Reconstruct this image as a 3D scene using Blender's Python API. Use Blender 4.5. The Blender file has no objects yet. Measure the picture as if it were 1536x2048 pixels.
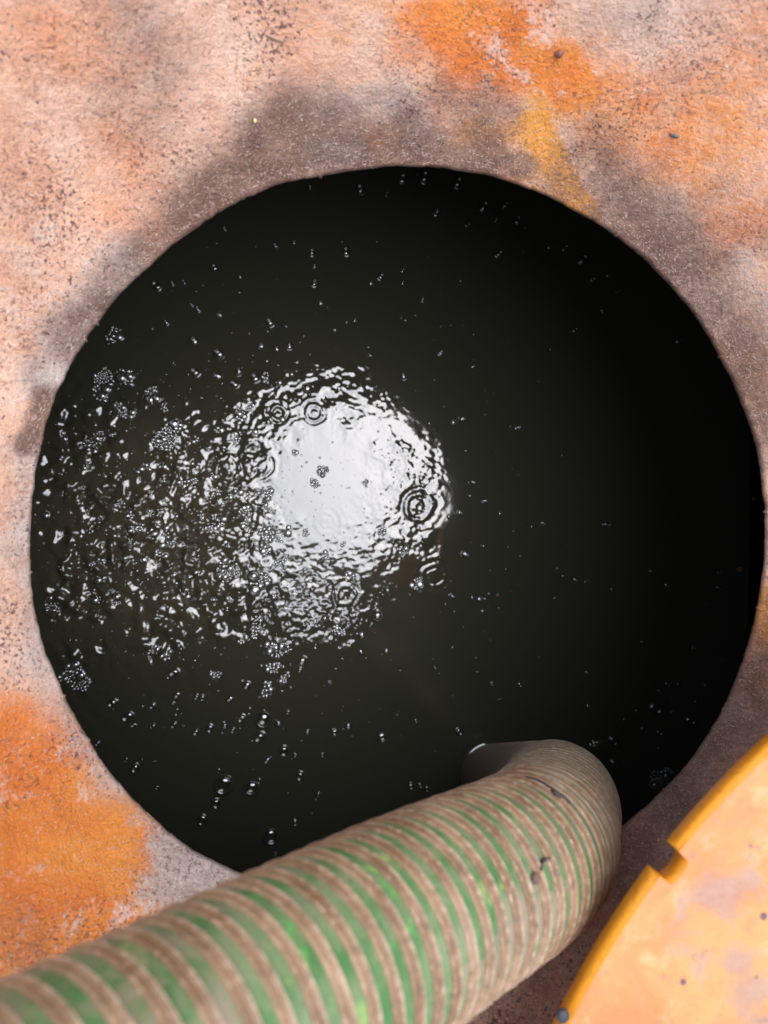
import bpy, math, random
import numpy as np
from mathutils import Vector, Matrix
from mathutils.bvhtree import BVHTree
random.seed(7); RNG = np.random.default_rng(11)
C = bpy.context.scene.collection
SC = bpy.context.scene

# ------------------------------------------------------------------ camera
F = 1540.0                                   # focal length in photo pixels (1536 x 2048)
CAM_H = 0.524                                # lens height over the plane of the hole
WATER = -0.606                               # water level under the hole
D = np.array([(592-768)/F, (990-1024)/F, 1.0]); D /= np.linalg.norm(D)     # plumb line seen by the lens
EX = np.array([1.0, 0, 0]) - D[0]*D; EX /= np.linalg.norm(EX)
EY = np.cross(-D, EX); EZ = -D
ROT = np.array([EX, EY, EZ])                 # lens axes (right, down, forward) -> world
CAMP = np.array([-0.0836, 0.0315, CAM_H])
cd = bpy.data.cameras.new('camera'); cam = bpy.data.objects.new('camera', cd); C.objects.link(cam)
right, down, fwd = ROT[:, 0], ROT[:, 1], ROT[:, 2]
M = Matrix([[right[i], -down[i], -fwd[i], CAMP[i]] for i in range(3)] + [[0, 0, 0, 1]])
cam.matrix_world = M
cd.sensor_fit = 'VERTICAL'; cd.sensor_height = 36.0; cd.sensor_width = 27.0
cd.lens = 36.0*F/2048
cd.clip_start = 0.01; cd.clip_end = 400
cd.dof.use_dof = True; cd.dof.focus_distance = 0.69; cd.dof.aperture_fstop = cd.lens/(2*1.85)   # 3.7 mm pupil
SC.camera = cam

# ------------------------------------------------------------------ sky, sun, exposure
SUN_TILT, SUN_AZ = math.radians(11), math.radians(25)    # overcast glow close to the zenith
w = bpy.data.worlds.new('World'); SC.world = w; w.use_nodes = True
nt = w.node_tree; nt.nodes.clear()
sky = nt.nodes.new('ShaderNodeTexSky'); sky.sky_type = 'NISHITA'; sky.sun_disc = False
sky.sun_elevation = math.pi/2 - SUN_TILT; sky.sun_rotation = math.pi/2 - SUN_AZ
sky.air_density = 1.0; sky.dust_density = 1.5; sky.ozone_density = 1.0
hs = nt.nodes.new('ShaderNodeHueSaturation'); hs.inputs['Saturation'].default_value = 0.6
bg = nt.nodes.new('ShaderNodeBackground'); bg.inputs[1].default_value = 0.12
wo = nt.nodes.new('ShaderNodeOutputWorld')
nt.links.new(sky.outputs[0], hs.inputs['Color']); nt.links.new(hs.outputs[0], bg.inputs[0]); nt.links.new(bg.outputs[0], wo.inputs[0])
sl = bpy.data.lights.new('sun', 'SUN'); sl.energy = 1.5; sl.angle = math.radians(64); sl.color = (0.90, 0.925, 1.0)
so = bpy.data.objects.new('sun', sl); C.objects.link(so)
so.rotation_euler = Vector((math.sin(SUN_TILT)*math.cos(SUN_AZ), math.sin(SUN_TILT)*math.sin(SUN_AZ), math.cos(SUN_TILT))).to_track_quat('Z', 'Y').to_euler()
so.location = (0, 0, 5)
vs = SC.view_settings; vs.view_transform = 'Standard'; vs.look = 'None'; vs.gamma = 1; vs.use_curve_mapping = False
vs.exposure = 1.32
SC.cycles.max_bounces = 8; SC.cycles.transparent_max_bounces = 16

# ------------------------------------------------------------------ helpers
def ray(px, py):
    v = ROT @ np.array([(px-768)/F, (py-1024)/F, 1.0]); return v/np.linalg.norm(v)
def at(px, py, z):
    """the place at height z that the photo shows at this pixel"""
    v = ray(px, py); return CAMP + v*((z-CAMP[2])/v[2])
def lens(u, v, d):
    """photo pixel and depth along the lens axis -> world"""
    return CAMP + ROT @ (np.array([(u-768)/F, (v-1024)/F, 1.0])*d)
def tag(o, label=None, cat=None, group=None, kind=None):
    if label: o['label'] = label
    if cat: o['category'] = cat
    if group: o['group'] = group
    if kind: o['kind'] = kind
    return o
def fastmesh(name, verts, faces, smooth=True, attrs=None, mats=None, midx=None):
    verts = np.asarray(verts, np.float32); faces = np.asarray(faces, np.int32)
    n = faces.shape[1]; me = bpy.data.meshes.new(name)
    me.vertices.add(len(verts)); me.vertices.foreach_set('co', verts.ravel())
    me.loops.add(faces.size); me.loops.foreach_set('vertex_index', faces.ravel())
    me.polygons.add(len(faces)); me.polygons.foreach_set('loop_start', np.arange(0, faces.size, n, dtype=np.int32))
    me.polygons.foreach_set('use_smooth', np.full(len(faces), smooth))
    if midx is not None: me.polygons.foreach_set('material_index', np.asarray(midx, np.int32))
    me.update(calc_edges=True)
    for k, a in (attrs or {}).items():
        at_ = me.attributes.new(k, 'FLOAT', 'POINT'); at_.data.foreach_set('value', np.asarray(a, np.float32).ravel())
    for m in (mats or []): me.materials.append(m)
    return me
def link(name, me, parent=None):
    o = bpy.data.objects.new(name, me); C.objects.link(o)
    if parent is not None: o.parent = parent
    return o
def empty(name, loc):
    o = bpy.data.objects.new(name, None); C.objects.link(o); o.location = loc; o.empty_display_size = 0.05; return o
def grid_faces(nu, nv, wrap_u=False):
    u = np.arange(nu if wrap_u else nu-1); v = np.arange(nv-1)
    U, V = np.meshgrid(u, v, indexing='ij'); U2 = (U+1) % nu
    return np.stack([U*nv+V, U2*nv+V, U2*nv+V+1, U*nv+V+1], -1).reshape(-1, 4)
def sstep(a, b, x):
    t = np.clip((x-a)/(b-a), 0, 1); return t*t*(3-2*t)
def vnoise(x, y, seed):
    r = np.random.default_rng(seed).random((256, 256)); xi = np.floor(x).astype(int); yi = np.floor(y).astype(int)
    fx = x-xi; fy = y-yi; fx = fx*fx*(3-2*fx); fy = fy*fy*(3-2*fy)
    g = lambda a, b: r[a % 256, b % 256]
    return (g(xi, yi)*(1-fx)+g(xi+1, yi)*fx)*(1-fy)+(g(xi, yi+1)*(1-fx)+g(xi+1, yi+1)*fx)*fy
def fbm(x, y, seed, octs=5, rough=0.55):
    s = 0; a = 1; t = 0
    for k in range(octs):
        s = s+a*vnoise(x*2**k+17.3*k, y*2**k+9.1*k, seed+k); t += a; a *= rough
    return s/t

class G:
    """small node graph builder"""
    def __init__(s, name):
        s.m = bpy.data.materials.new(name); s.m.use_nodes = True; s.t = s.m.node_tree; s.t.nodes.clear()
        s.co = s.n('ShaderNodeTexCoord').outputs['Object']
    def n(s, typ, ins=None, **kw):
        nd = s.t.nodes.new(typ)
        for k, v in kw.items(): setattr(nd, k, v)
        for k, v in (ins or {}).items(): s.put(nd.inputs[k], v)
        return nd
    def put(s, sock, v):
        if isinstance(v, bpy.types.NodeSocket): s.t.links.new(v, sock)
        elif isinstance(v, tuple) and len(v) == 3 and sock.type == 'RGBA': sock.default_value = (*v, 1)
        else: sock.default_value = v
    def noise(s, scale, detail=4, rough=0.55, vec=None, dist=0.0):
        return s.n('ShaderNodeTexNoise', {'Vector': vec or s.co, 'Scale': scale, 'Detail': detail, 'Roughness': rough, 'Distortion': dist}).outputs['Fac']
    def vor(s, scale, vec=None, rnd=1.0, feature='F1'):
        return s.n('ShaderNodeTexVoronoi', {'Vector': vec or s.co, 'Scale': scale, 'Randomness': rnd}, feature=feature).outputs['Distance']
    def stretch(s, sc, rot=(0, 0, 0)):
        return s.n('ShaderNodeMapping', {'Vector': s.co, 'Scale': sc, 'Rotation': rot}).outputs[0]
    def ma(s, op, a, b=0.0, c=0.0, clamp=False):
        nd = s.n('ShaderNodeMath', operation=op, use_clamp=clamp); s.put(nd.inputs[0], a); s.put(nd.inputs[1], b); s.put(nd.inputs[2], c); return nd.outputs[0]
    def step(s, x, a, b):
        return s.n('ShaderNodeMapRange', {'Value': x, 'From Min': a, 'From Max': b}, interpolation_type='SMOOTHSTEP').outputs[0]
    def mix(s, f, a, b, mode='MIX'):
        nd = s.n('ShaderNodeMix', data_type='RGBA', blend_type=mode)
        s.put(nd.inputs[0], f); s.put(nd.inputs[6], a); s.put(nd.inputs[7], b); return nd.outputs[2]
    def attr(s, name): return s.n('ShaderNodeAttribute', attribute_name=name).outputs['Fac']
    def bump(s, h, strength, dist, normal=None):
        nd = s.n('ShaderNodeBump', {'Height': h, 'Strength': strength, 'Distance': dist})
        if normal is not None: s.put(nd.inputs['Normal'], normal)
        return nd.outputs[0]
    def out(s, sh, vol=None):
        o = s.n('ShaderNodeOutputMaterial'); s.t.links.new(sh, o.inputs[0]); return s.m
    def pbr(s, col, rough, normal=None, **kw):
        ins = {'Base Color': col, 'Roughness': rough}
        if normal is not None: ins['Normal'] = normal
        ins.update({k.replace('_', ' '): v for k, v in kw.items()})
        return s.n('ShaderNodeBsdfPrincipled', ins).outputs[0]

# ------------------------------------------------------------------ materials
def mat_collar():
    g = G('weathered_plastic')
    big = g.noise(13, 7, .62, dist=.4); mid = g.noise(62, 7, .66, dist=.3); fine = g.noise(300, 5, .62); fine2 = g.noise(640, 3, .6)
    warp = g.n('ShaderNodeMix', {0: .006, 4: g.co, 5: g.n('ShaderNodeTexNoise', {'Vector': g.co, 'Scale': 90.0}).outputs['Color']}, data_type='VECTOR').outputs[1]
    fib = g.noise(1, 5, .65, g.n('ShaderNodeMapping', {'Vector': warp, 'Scale': (120, 470, 300), 'Rotation': (0, 0, .6)}).outputs[0], 1.0)
    fib2 = g.noise(1, 5, .65, g.n('ShaderNodeMapping', {'Vector': warp, 'Scale': (480, 110, 300), 'Rotation': (0, 0, -.5)}).outputs[0], 1.0)
    gr = g.ma('ADD', g.ma('MULTIPLY', g.ma('SUBTRACT', mid, .5), 1.5), g.ma('MULTIPLY', g.ma('SUBTRACT', fine, .5), 1.3))
    grf = g.ma('ADD', gr, g.ma('MULTIPLY', g.ma('SUBTRACT', fib, .5), 1.2))
    col = g.mix(g.step(big, .34, .66), (.68, .335, .195), (.80, .52, .375))
    col = g.mix(g.ma('MULTIPLY', g.step(gr, .05, .5), .7), col, (.86, .66, .56))
    col = g.mix(g.ma('MULTIPLY', g.step(gr, .0, -.5), .75), col, (.37, .16, .10))
    col = g.mix(g.ma('MULTIPLY', g.step(g.ma('ADD', g.noise(26, 6, .6), g.ma('MULTIPLY', gr, .25)), .52, .72), .55), col, (.74, .34, .15))
    o = g.ma('ADD', g.attr('orange'), g.ma('MULTIPLY', gr, .62))
    oc = g.mix(g.step(big, .35, .65), (.74, .175, .016), (.86, .27, .028))
    oc = g.mix(g.ma('MULTIPLY', g.step(g.ma('ADD', g.noise(24, 6, .62, dist=1.2), g.ma('MULTIPLY', gr, .35)), .54, .74), .8), oc, (.88, .60, .46))
    oc = g.mix(g.ma('MULTIPLY', g.step(gr, -.1, -.6), .5), oc, (.42, .11, .025))
    oc = g.mix(g.step(g.attr('yellow'), .2, .8), oc, (.80, .32, .045))
    col = g.mix(g.ma('MULTIPLY', g.step(o, .12, .85), .97), col, oc)
    ga = g.ma('ADD', g.attr('grey'), g.ma('MULTIPLY', grf, .6))
    col = g.mix(g.ma('MULTIPLY', g.step(ga, .12, 1.0), .85), col, g.mix(g.step(gr, -.4, .5), (.35, .285, .25), (.70, .60, .53)))
    d = g.ma('ADD', g.ma('MULTIPLY', g.attr('dirt_shade'), g.ma('ADD', .30, g.ma('MULTIPLY', g.noise(34, 7, .68, dist=.6), 1.45))), g.ma('MULTIPLY', grf, .62))
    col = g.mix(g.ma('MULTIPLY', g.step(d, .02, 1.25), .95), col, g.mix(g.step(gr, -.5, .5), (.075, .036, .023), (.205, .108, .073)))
    # scattered pits, flecks and fibres
    sp = g.step(g.ma('ADD', g.noise(430, 2, .5), g.ma('MULTIPLY', g.noise(18, 3), .55)), .93, .99)
    col = g.mix(g.ma('MULTIPLY', sp, .85), col, (.10, .045, .045))
    wl = g.step(g.noise(700, 2, .6), .62, .70)
    col = g.mix(g.ma('MULTIPLY', wl, .55), col, (.72, .58, .52))
    wf = g.step(g.ma('MAXIMUM', fib, fib2), .60, .70)
    col = g.mix(g.ma('MULTIPLY', wf, .45), col, (.68, .47, .37))
    h = g.ma('ADD', g.ma('MULTIPLY', mid, .9), g.ma('ADD', g.ma('MULTIPLY', fine, .7), g.ma('MULTIPLY', g.ma('MAXIMUM', fib, fib2), .7)))
    h = g.ma('ADD', h, g.ma('MULTIPLY', g.ma('ABSOLUTE', g.ma('SUBTRACT', fine2, .5)), .4))
    spk = g.noise(360, 3, .7)
    col = g.mix(g.ma('MULTIPLY', g.step(spk, .47, .36), g.ma('MULTIPLY', g.step(g.noise(16, 4, .6), .40, .62), .75)), col, (.16, .065, .045))
    nrm = g.bump(h, 1.0, .0034)
    return g.out(g.pbr(col, g.ma('ADD', .36, g.ma('MULTIPLY', mid, .3)), nrm, Specular_IOR_Level=.5))
def mat_dark(name, col, rough=.8):
    g = G(name); n = g.noise(9, 6, .6)
    return g.out(g.pbr(g.mix(n, col, tuple(c*.5 for c in col)), rough, g.bump(g.noise(60, 4), .4, .004)))
def mat_water():
    g = G('dark_water')
    silt_refl = g.step(g.ma('ADD', g.attr('silt_refl'), g.ma('MULTIPLY', g.ma('SUBTRACT', g.noise(9, 6, .65, dist=.8), .5), .9)), .2, 1.0)
    col = g.mix(silt_refl, (.053, .052, .035), (.090, .074, .048))
    return g.out(g.pbr(col, .07, g.bump(g.noise(420, 2, .5), .02, .0006), IOR=1.92, Specular_IOR_Level=.5))
def mat_film():
    g = G('bubble_film')
    lw = g.n('ShaderNodeLayerWeight', {'Blend': .35}).outputs['Facing']
    f = g.ma('ADD', .22, g.ma('MULTIPLY', g.ma('POWER', lw, 3.0), .25))
    gl = g.n('ShaderNodeBsdfGlossy', {'Color': (1, 1, 1), 'Roughness': .03}).outputs[0]
    tr = g.n('ShaderNodeBsdfTransparent', {'Color': (1, 1, 1)}).outputs[0]
    mx = g.n('ShaderNodeMixShader'); g.put(mx.inputs[0], f); g.put(mx.inputs[1], tr); g.put(mx.inputs[2], gl)
    return g.out(mx.outputs[0])
def mat_foam():
    g = G('foam_film')
    lw = g.n('ShaderNodeLayerWeight', {'Blend': .4}).outputs['Facing']
    f = g.ma('ADD', .36, g.ma('MULTIPLY', g.ma('POWER', lw, 2.5), .4))
    gl = g.n('ShaderNodeBsdfGlossy', {'Color': (1, 1, 1), 'Roughness': .06}).outputs[0]
    tr = g.n('ShaderNodeBsdfTransparent').outputs[0]
    df = g.n('ShaderNodeBsdfDiffuse', {'Color': (.55, .55, .52)}).outputs[0]
    m1 = g.n('ShaderNodeMixShader'); g.put(m1.inputs[0], .20); g.put(m1.inputs[1], tr); g.put(m1.inputs[2], df)
    m2 = g.n('ShaderNodeMixShader'); g.put(m2.inputs[0], f); g.put(m2.inputs[1], m1.outputs[0]); g.put(m2.inputs[2], gl)
    return g.out(m2.outputs[0])
def mat_scum():
    g = G('grey_scum')
    df = g.n('ShaderNodeBsdfDiffuse', {'Color': (.62, .61, .57)}).outputs[0]; tr = g.n('ShaderNodeBsdfTransparent').outputs[0]
    m1 = g.n('ShaderNodeMixShader'); g.put(m1.inputs[0], g.ma('MULTIPLY', g.step(g.noise(500, 3), .35, .65), .42)); g.put(m1.inputs[1], tr); g.put(m1.inputs[2], df)
    return g.out(m1.outputs[0])
def mat_hose_wall():
    g = G('green_hose_plastic')
    n = g.noise(38, 5, .6); f = g.noise(210, 5, .65)
    col = g.mix(g.step(n, .35, .65), (.055, .165, .042), (.20, .255, .12))
    col = g.mix(g.step(g.noise(60, 3, .6), .60, .70), col, (.05, .33, .06))
    col = g.mix(g.ma('MULTIPLY', g.step(g.noise(30, 4, .6), .60, .74), .65), col, (.46, .38, .15))
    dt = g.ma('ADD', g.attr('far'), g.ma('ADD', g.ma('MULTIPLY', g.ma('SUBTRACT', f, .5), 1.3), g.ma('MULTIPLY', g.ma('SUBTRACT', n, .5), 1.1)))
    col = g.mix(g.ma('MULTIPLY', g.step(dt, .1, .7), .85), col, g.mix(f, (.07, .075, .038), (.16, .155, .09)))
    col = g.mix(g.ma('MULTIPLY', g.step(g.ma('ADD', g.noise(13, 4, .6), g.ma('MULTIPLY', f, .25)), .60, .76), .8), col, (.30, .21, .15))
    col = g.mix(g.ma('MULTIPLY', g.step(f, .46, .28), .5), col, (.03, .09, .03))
    col = g.mix(g.step(g.attr('far'), .9, 1.4), col, (.022, .018, .013))  # shade between the ribs painted in where the hose dips
    return g.out(g.pbr(col, g.ma('ADD', .36, g.ma('MULTIPLY', f, .35)), g.bump(f, .4, .0008), Specular_IOR_Level=.5))
def mat_hose_rib():
    g = G('dirty_hose_rib')
    n = g.noise(34, 6, .6); f = g.noise(260, 5, .65); cr = g.attr('crest')
    col = g.mix(g.step(n, .35, .65), (.19, .105, .05), (.32, .20, .11))
    col = g.mix(g.ma('MULTIPLY', g.step(f, .5, .68), .5), col, (.42, .27, .17))
    col = g.mix(g.ma('MULTIPLY', g.step(f, .48, .3), .55), col, (.10, .07, .05))
    col = g.mix(g.ma('MULTIPLY', g.step(g.noise(22, 4, .6), .55, .70), .45), col, (.34, .225, .16))
    edge = g.step(g.ma('ADD', cr, g.ma('MULTIPLY', g.ma('SUBTRACT', f, .5), 1.3)), .55, 1.0)
    col = g.mix(g.ma('MULTIPLY', edge, .8), col, (.66, .50, .38))  # pale worn edges, with the ridge highlight painted into the colour
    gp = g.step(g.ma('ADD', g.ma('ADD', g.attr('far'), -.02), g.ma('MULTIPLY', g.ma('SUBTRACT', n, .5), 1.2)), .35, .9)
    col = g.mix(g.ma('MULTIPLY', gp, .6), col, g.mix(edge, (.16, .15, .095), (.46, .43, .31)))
    col = g.mix(g.step(g.attr('far'), .9, 1.4), col, g.mix(g.step(cr, .62, .92), (.11, .075, .05), (.85, .62, .43)))  # on the dip, crest highlight and shaded base are painted into the colour
    return g.out(g.pbr(col, g.ma('ADD', .24, g.ma('MULTIPLY', f, .35)), g.bump(g.ma('ADD', f, g.ma('MULTIPLY', g.noise(90, 3), .8)), .6, .0012), Specular_IOR_Level=.5))
def mat_lid(edge):
    g = G('orange_lid_edge' if edge else 'faded_orange_lid')
    n = g.noise(16, 6, .62, dist=.5); m = g.noise(60, 6, .62); f = g.noise(260, 4, .6)
    if edge:
        col = g.mix(n, (.82, .29, .012), (.90, .36, .02))
        col = g.mix(g.ma('MULTIPLY', g.step(f, .52, .36), .25), col, (.3, .10, .02))
        return g.out(g.pbr(col, .42, g.bump(f, .25, .001)))
    col = g.mix(g.step(n, .36, .62), (.48, .17, .045), (.54, .255, .08))
    col = g.mix(g.ma('MULTIPLY', g.step(m, .50, .68), .6), col, (.60, .38, .165))
    col = g.mix(g.ma('MULTIPLY', g.step(g.ma('ADD', m, g.ma('MULTIPLY', f, .3)), .62, .48), .75), col, (.56, .20, .075))
    col = g.mix(g.ma('MULTIPLY', g.step(g.ma('ADD', g.noise(30, 4, .6), g.ma('MULTIPLY', g.noise(7, 2), .25)), .69, .83), .6), col, (.28, .16, .15))
    col = g.mix(g.ma('MULTIPLY', g.step(g.noise(95, 4, .65), .60, .70), .6), col, (.30, .14, .09))
    col = g.mix(g.step(g.ma('ADD', g.vor(55), g.ma('MULTIPLY', m, .2)), .24, .17), col, (.12, .06, .07))
    return g.out(g.pbr(col, .5, g.bump(g.ma('ADD', m, f), .35, .0015)))
def mat_plain(name, col, rough=.6, **kw):
    g = G(name); n = g.noise(300, 4, .6)
    return g.out(g.pbr(g.mix(n, tuple(c*.6 for c in col), tuple(min(1, c*1.25) for c in col)), rough, g.bump(n, .4, .0006), **kw))
def mat_ground():
    g = G('soil'); n = g.noise(3, 8, .6); f = g.noise(60, 5, .6)
    col = g.mix(n, (.14, .10, .065), (.24, .18, .12)); col = g.mix(g.ma('MULTIPLY', f, .5), col, (.10, .09, .04))
    return g.out(g.pbr(col, .95, g.bump(f, .6, .02)))
M_COL = mat_collar(); M_WALL = mat_dark('stained_tank_wall', (.03, .027, .024)); M_WATER = mat_water()
M_FILM = mat_film(); M_FOAM = mat_foam(); M_SCUM = mat_scum(); M_HW = mat_hose_wall(); M_HR = mat_hose_rib()
M_LID = mat_lid(False); M_LEDGE = mat_lid(True)

# ------------------------------------------------------------------ ground
RG = np.array([0.80, 0.9, 1.1, 1.6, 3, 7, 20, 60, 160]); A = np.linspace(0, 2*math.pi, 96, endpoint=False)
AA, RR = np.meshgrid(A, RG, indexing='ij')
zz = 0.132 + np.where(RR > .85, (fbm(RR*np.cos(AA)*2+50, RR*np.sin(AA)*2+50, 3)-.5)*np.clip(RR-.8, 0, .08), 0)
gnd = link('ground', fastmesh('ground', np.stack([RR*np.cos(AA), RR*np.sin(AA), zz], -1).reshape(-1, 3), grid_faces(96, len(RG), True), mats=[mat_ground()]))
tag(gnd, 'bare brown soil around the tank opening', kind='structure')

# ------------------------------------------------------------------ tank
R0 = 0.2576
PR = np.array([R0, .2590, .2625, .270, .283, .304, .334, .374, .414, .444, .480, .56, .80])
PZ = np.array([.0000, .0012, .004, .0095, .0185, .035, .0620, .098, .128, .141, .147, .148, .146])
def prof(r): return np.interp(r, PR, PZ)
tank = empty('septic_tank', (0, 0, 0))
tag(tank, 'weathered pink and orange plastic tank neck with a round hole over dark water', 'tank')
NA = 1100
rs = np.concatenate([np.linspace(R0, .274, 13), np.linspace(.2755, .44, 116)[0:], np.linspace(.446, .80, 26)])
rs_s = np.convolve(np.pad(prof(rs), 2, mode='edge'), [.1, .2, .4, .2, .1], 'valid')
ang = np.linspace(0, 2*math.pi, NA, endpoint=False)
TA, TR = np.meshgrid(ang, rs, indexing='ij')
edge_j = (fbm(ang*24+5, ang*0+3.3, 21, 5, .7)-.5)*.0030 + np.where(np.random.default_rng(5).random(NA) > .965, -np.random.default_rng(6).random(NA)*.0022, 0)
egw = (fbm((TA*1.0)*3, TA*0+1, 33)-.5)*.006
fade = np.exp(-(TR-R0)/.006)
X = (TR+edge_j[:, None]*fade+egw*np.exp(-(TR-R0)/.08))*np.cos(TA); Y = (TR+edge_j[:, None]*fade+egw*np.exp(-(TR-R0)/.08))*np.sin(TA)
amp = np.clip((TR-R0)/.03, .15, 1)
Z = np.broadcast_to(rs_s, TR.shape)+amp*((fbm(X*9+40, Y*9+40, 41)-.5)*.016+(fbm(X*55+90, Y*55+90, 43)-.5)*.0035+(fbm(X*190+90, Y*190+90, 47, 3)-.5)*.0012)
def surf_at(px, py):
    lo, hi = -.02, .16
    for _ in range(40):
        mz = (lo+hi)/2; p = at(px, py, mz)
        if mz > prof(math.hypot(p[0], p[1])): hi = mz
        else: lo = mz
    p = at(px, py, lo); return p
def blobs(lst, seed, warp=.03):
    wx = X+(fbm(X*18+20, Y*18+20, seed)-.5)*warp*2; wy = Y+(fbm(X*18+60, Y*18+70, seed+9)-.5)*warp*2
    m = np.zeros_like(X)
    for (px, py, rx, ry, rot, s) in lst:
        p = surf_at(px, py); k = np.linalg.norm(p-CAMP)/F
        c, sn = math.cos(math.radians(rot)), math.sin(math.radians(rot))
        dx, dy = wx-p[0], -(wy-p[1])
        u = (dx*c+dy*sn)/(rx*k); v = (-dx*sn+dy*c)/(ry*k)
        m = np.maximum(m, s*(1-sstep(.25, 1.6, np.sqrt(u*u+v*v))))
    return m
def lines(lst, seed, warp=.012):
    wx = X+(fbm(X*22+20, Y*22+20, seed)-.5)*warp*2; wy = Y+(fbm(X*22+60, Y*22+70, seed+9)-.5)*warp*2
    m = np.zeros_like(X)
    for (pts, wd, st) in lst:
        P3 = [surf_at(*p) for p in pts]; k = np.mean([np.linalg.norm(p-CAMP) for p in P3])/F; dmin = np.full(X.shape, 9.0)
        for a, b in zip(P3[:-1], P3[1:]):
            ab = (b-a)[:2]; t_ = np.clip(((wx-a[0])*ab[0]+(wy-a[1])*ab[1])/(ab@ab), 0, 1)
            dmin = np.minimum(dmin, np.hypot(wx-a[0]-t_*ab[0], wy-a[1]-t_*ab[1]))
        m = np.maximum(m, st*(1-sstep(.15, 1.5, dmin/(wd*k))))
    return m
orange = np.maximum(blobs([(985, 105, 120, 62, 15, 1.1), (900, 25, 120, 50, 0, .9), (1110, 180, 110, 50, 25, 1.05), (1040, 20, 90, 40, 0, .55), (1230, 240, 150, 80, 30, .6),
                (1000, 300, 110, 40, 15, .45), (1400, 260, 170, 150, 0, .55), (1480, 420, 90, 70, 0, .45), (0, 1780, 90, 160, 0, 1.0), (1270, 470, 60, 40, 0, .4), (820, 80, 60, 60, 0, .5),
                (60, 1660, 140, 190, -20, 1.05), (190, 1740, 150, 140, 40, 1.1), (300, 1830, 120, 80, 35, 1), (0, 1500, 70, 100, 0, .8), (20, 1850, 120, 120, 0, .9),
                (110, 1290, 40, 60, -20, .4), (20, 1000, 40, 130, 0, .3), (250, 290, 60, 60, 0, .36), (120, 60, 110, 60, 0, .34), (740, 300, 50, 18, -10, .6), (180, 380, 70, 60, 0, .32),
                (1525, 1235, 30, 80, 0, .7), (1000, 1900, 70, 50, 0, .25), (640, 60, 80, 50, 0, .22)], 51, .012), lines([([(1060, 260), (1105, 330), (1140, 390), (1175, 440)], 30, 1.15), ([(930, 265), (1050, 275)], 30, .6), ([(1010, 350), (1080, 380)], 30, .5)], 52, .006))
yellow = lines([([(1060, 260), (1105, 330), (1140, 390), (1175, 440)], 60, 1.1), ([(930, 265), (1050, 275)], 50, .7), ([(1525, 1180), (1525, 1300)], 50, .8)], 61)
dirt_shade = .2*np.exp(-((TR-R0)/.03)**2)*(.5+1.0*sstep(.3, .7, fbm(X*12+3, Y*12+7, 77)))+lines([
    ([(390, 460), (480, 385), (580, 320), (700, 285), (830, 300), (960, 325)], 85, .98), ([(490, 310), (560, 245), (660, 225)], 60, .95), ([(870, 185), (1010, 235)], 45, .6), ([(830, 280), (960, 290), (1050, 330)], 40, .9),
    ([(1170, 320), (1260, 410), (1350, 490), (1420, 600), (1480, 740), (1515, 860)], 75, .80), ([(1190, 300), (1230, 380)], 45, .85), ([(1390, 560), (1420, 600)], 55, .8), ([(85, 790), (64, 880)], 24, .95), ([(330, 490), (230, 590), (165, 690)], 50, .80),
    ([(1490, 1370), (1400, 1530), (1280, 1680), (1160, 1810), (1030, 1960)], 130, .68), ([(1260, 1700), (1150, 1830)], 110, .8), ([(130, 1345), (200, 1475), (300, 1590)], 18, .7), ([(260, 60), (320, 120), (260, 230)], 75, .50), ([(130, 620), (60, 760)], 25, .3), ([(1500, 470), (1430, 420)], 50, .45), ([(1180, 30), (1300, 20)], 40, .35), ([(20, 1890), (110, 1930)], 60, .5)], 71)  # real stains, plus shade painted into the gap between hose and lid
grey = lines([([(250, 525), (160, 640), (105, 745)], 55, .85), ([(70, 930), (64, 1100), (110, 1320), (190, 1470), (300, 1590), (430, 1720)], 60, .80), ([(370, 1690), (450, 1750)], 90, 1.2), ([(630, 322), (700, 308)], 28, 1.0), ([(640, 230), (800, 200)], 45, .65), ([(790, 190), (830, 250)], 45, .7),
    ([(1240, 410), (1330, 480), (1410, 580), (1470, 700)], 45, .62), ([(1440, 1430), (1340, 1580)], 65, .85), ([(270, 40), (300, 140)], 90, .35), ([(50, 420), (40, 640)], 60, .35), ([(1290, 40), (1400, 80)], 70, .4), ([(1480, 560), (1520, 640)], 50, .6)], 81)
# underside: same outline 6 mm lower, so the hole has a real edge
und = np.array([(R0, -.003), (R0+.0012, -.0065), (.266, -.004), (.294, .018), (.33, .053), (.41, .119), (.44, .132), (.56, .139), (.80, .137)])
UX = np.outer(np.cos(ang), und[:, 0])+np.outer(edge_j*np.cos(ang), [1, .7, 0, 0, 0, 0, 0, 0, 0])+np.cos(ang)[:, None]*egw[:, :1]*np.exp(-(und[:, 0]-R0)/.08)
UY = np.outer(np.sin(ang), und[:, 0])+np.outer(edge_j*np.sin(ang), [1, .7, 0, 0, 0, 0, 0, 0, 0])+np.sin(ang)[:, None]*egw[:, :1]*np.exp(-(und[:, 0]-R0)/.08)
UZ = np.broadcast_to(und[:, 1], UX.shape)
nr = len(rs); nu_ = len(und); full = nr+nu_
def cat(a, b): return np.concatenate([a[:, ::-1], b], axis=1)      # outside flange -> hole edge -> underside
V = np.stack([cat(X, UX), cat(Y, UY), cat(Z, UZ)], -1).reshape(-1, 3)
ext = lambda m: cat(m, np.repeat(m[:, :1], nu_, 1))
neck = link('neck', fastmesh('neck', V, grid_faces(NA, full, True)[:, ::-1], attrs={'orange': ext(orange), 'yellow': ext(yellow), 'dirt_shade': np.maximum(ext(dirt_shade), cat(dirt_shade*0, UX*0+.25)), 'grey': ext(grey)}, mats=[M_COL]), tank)
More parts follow.
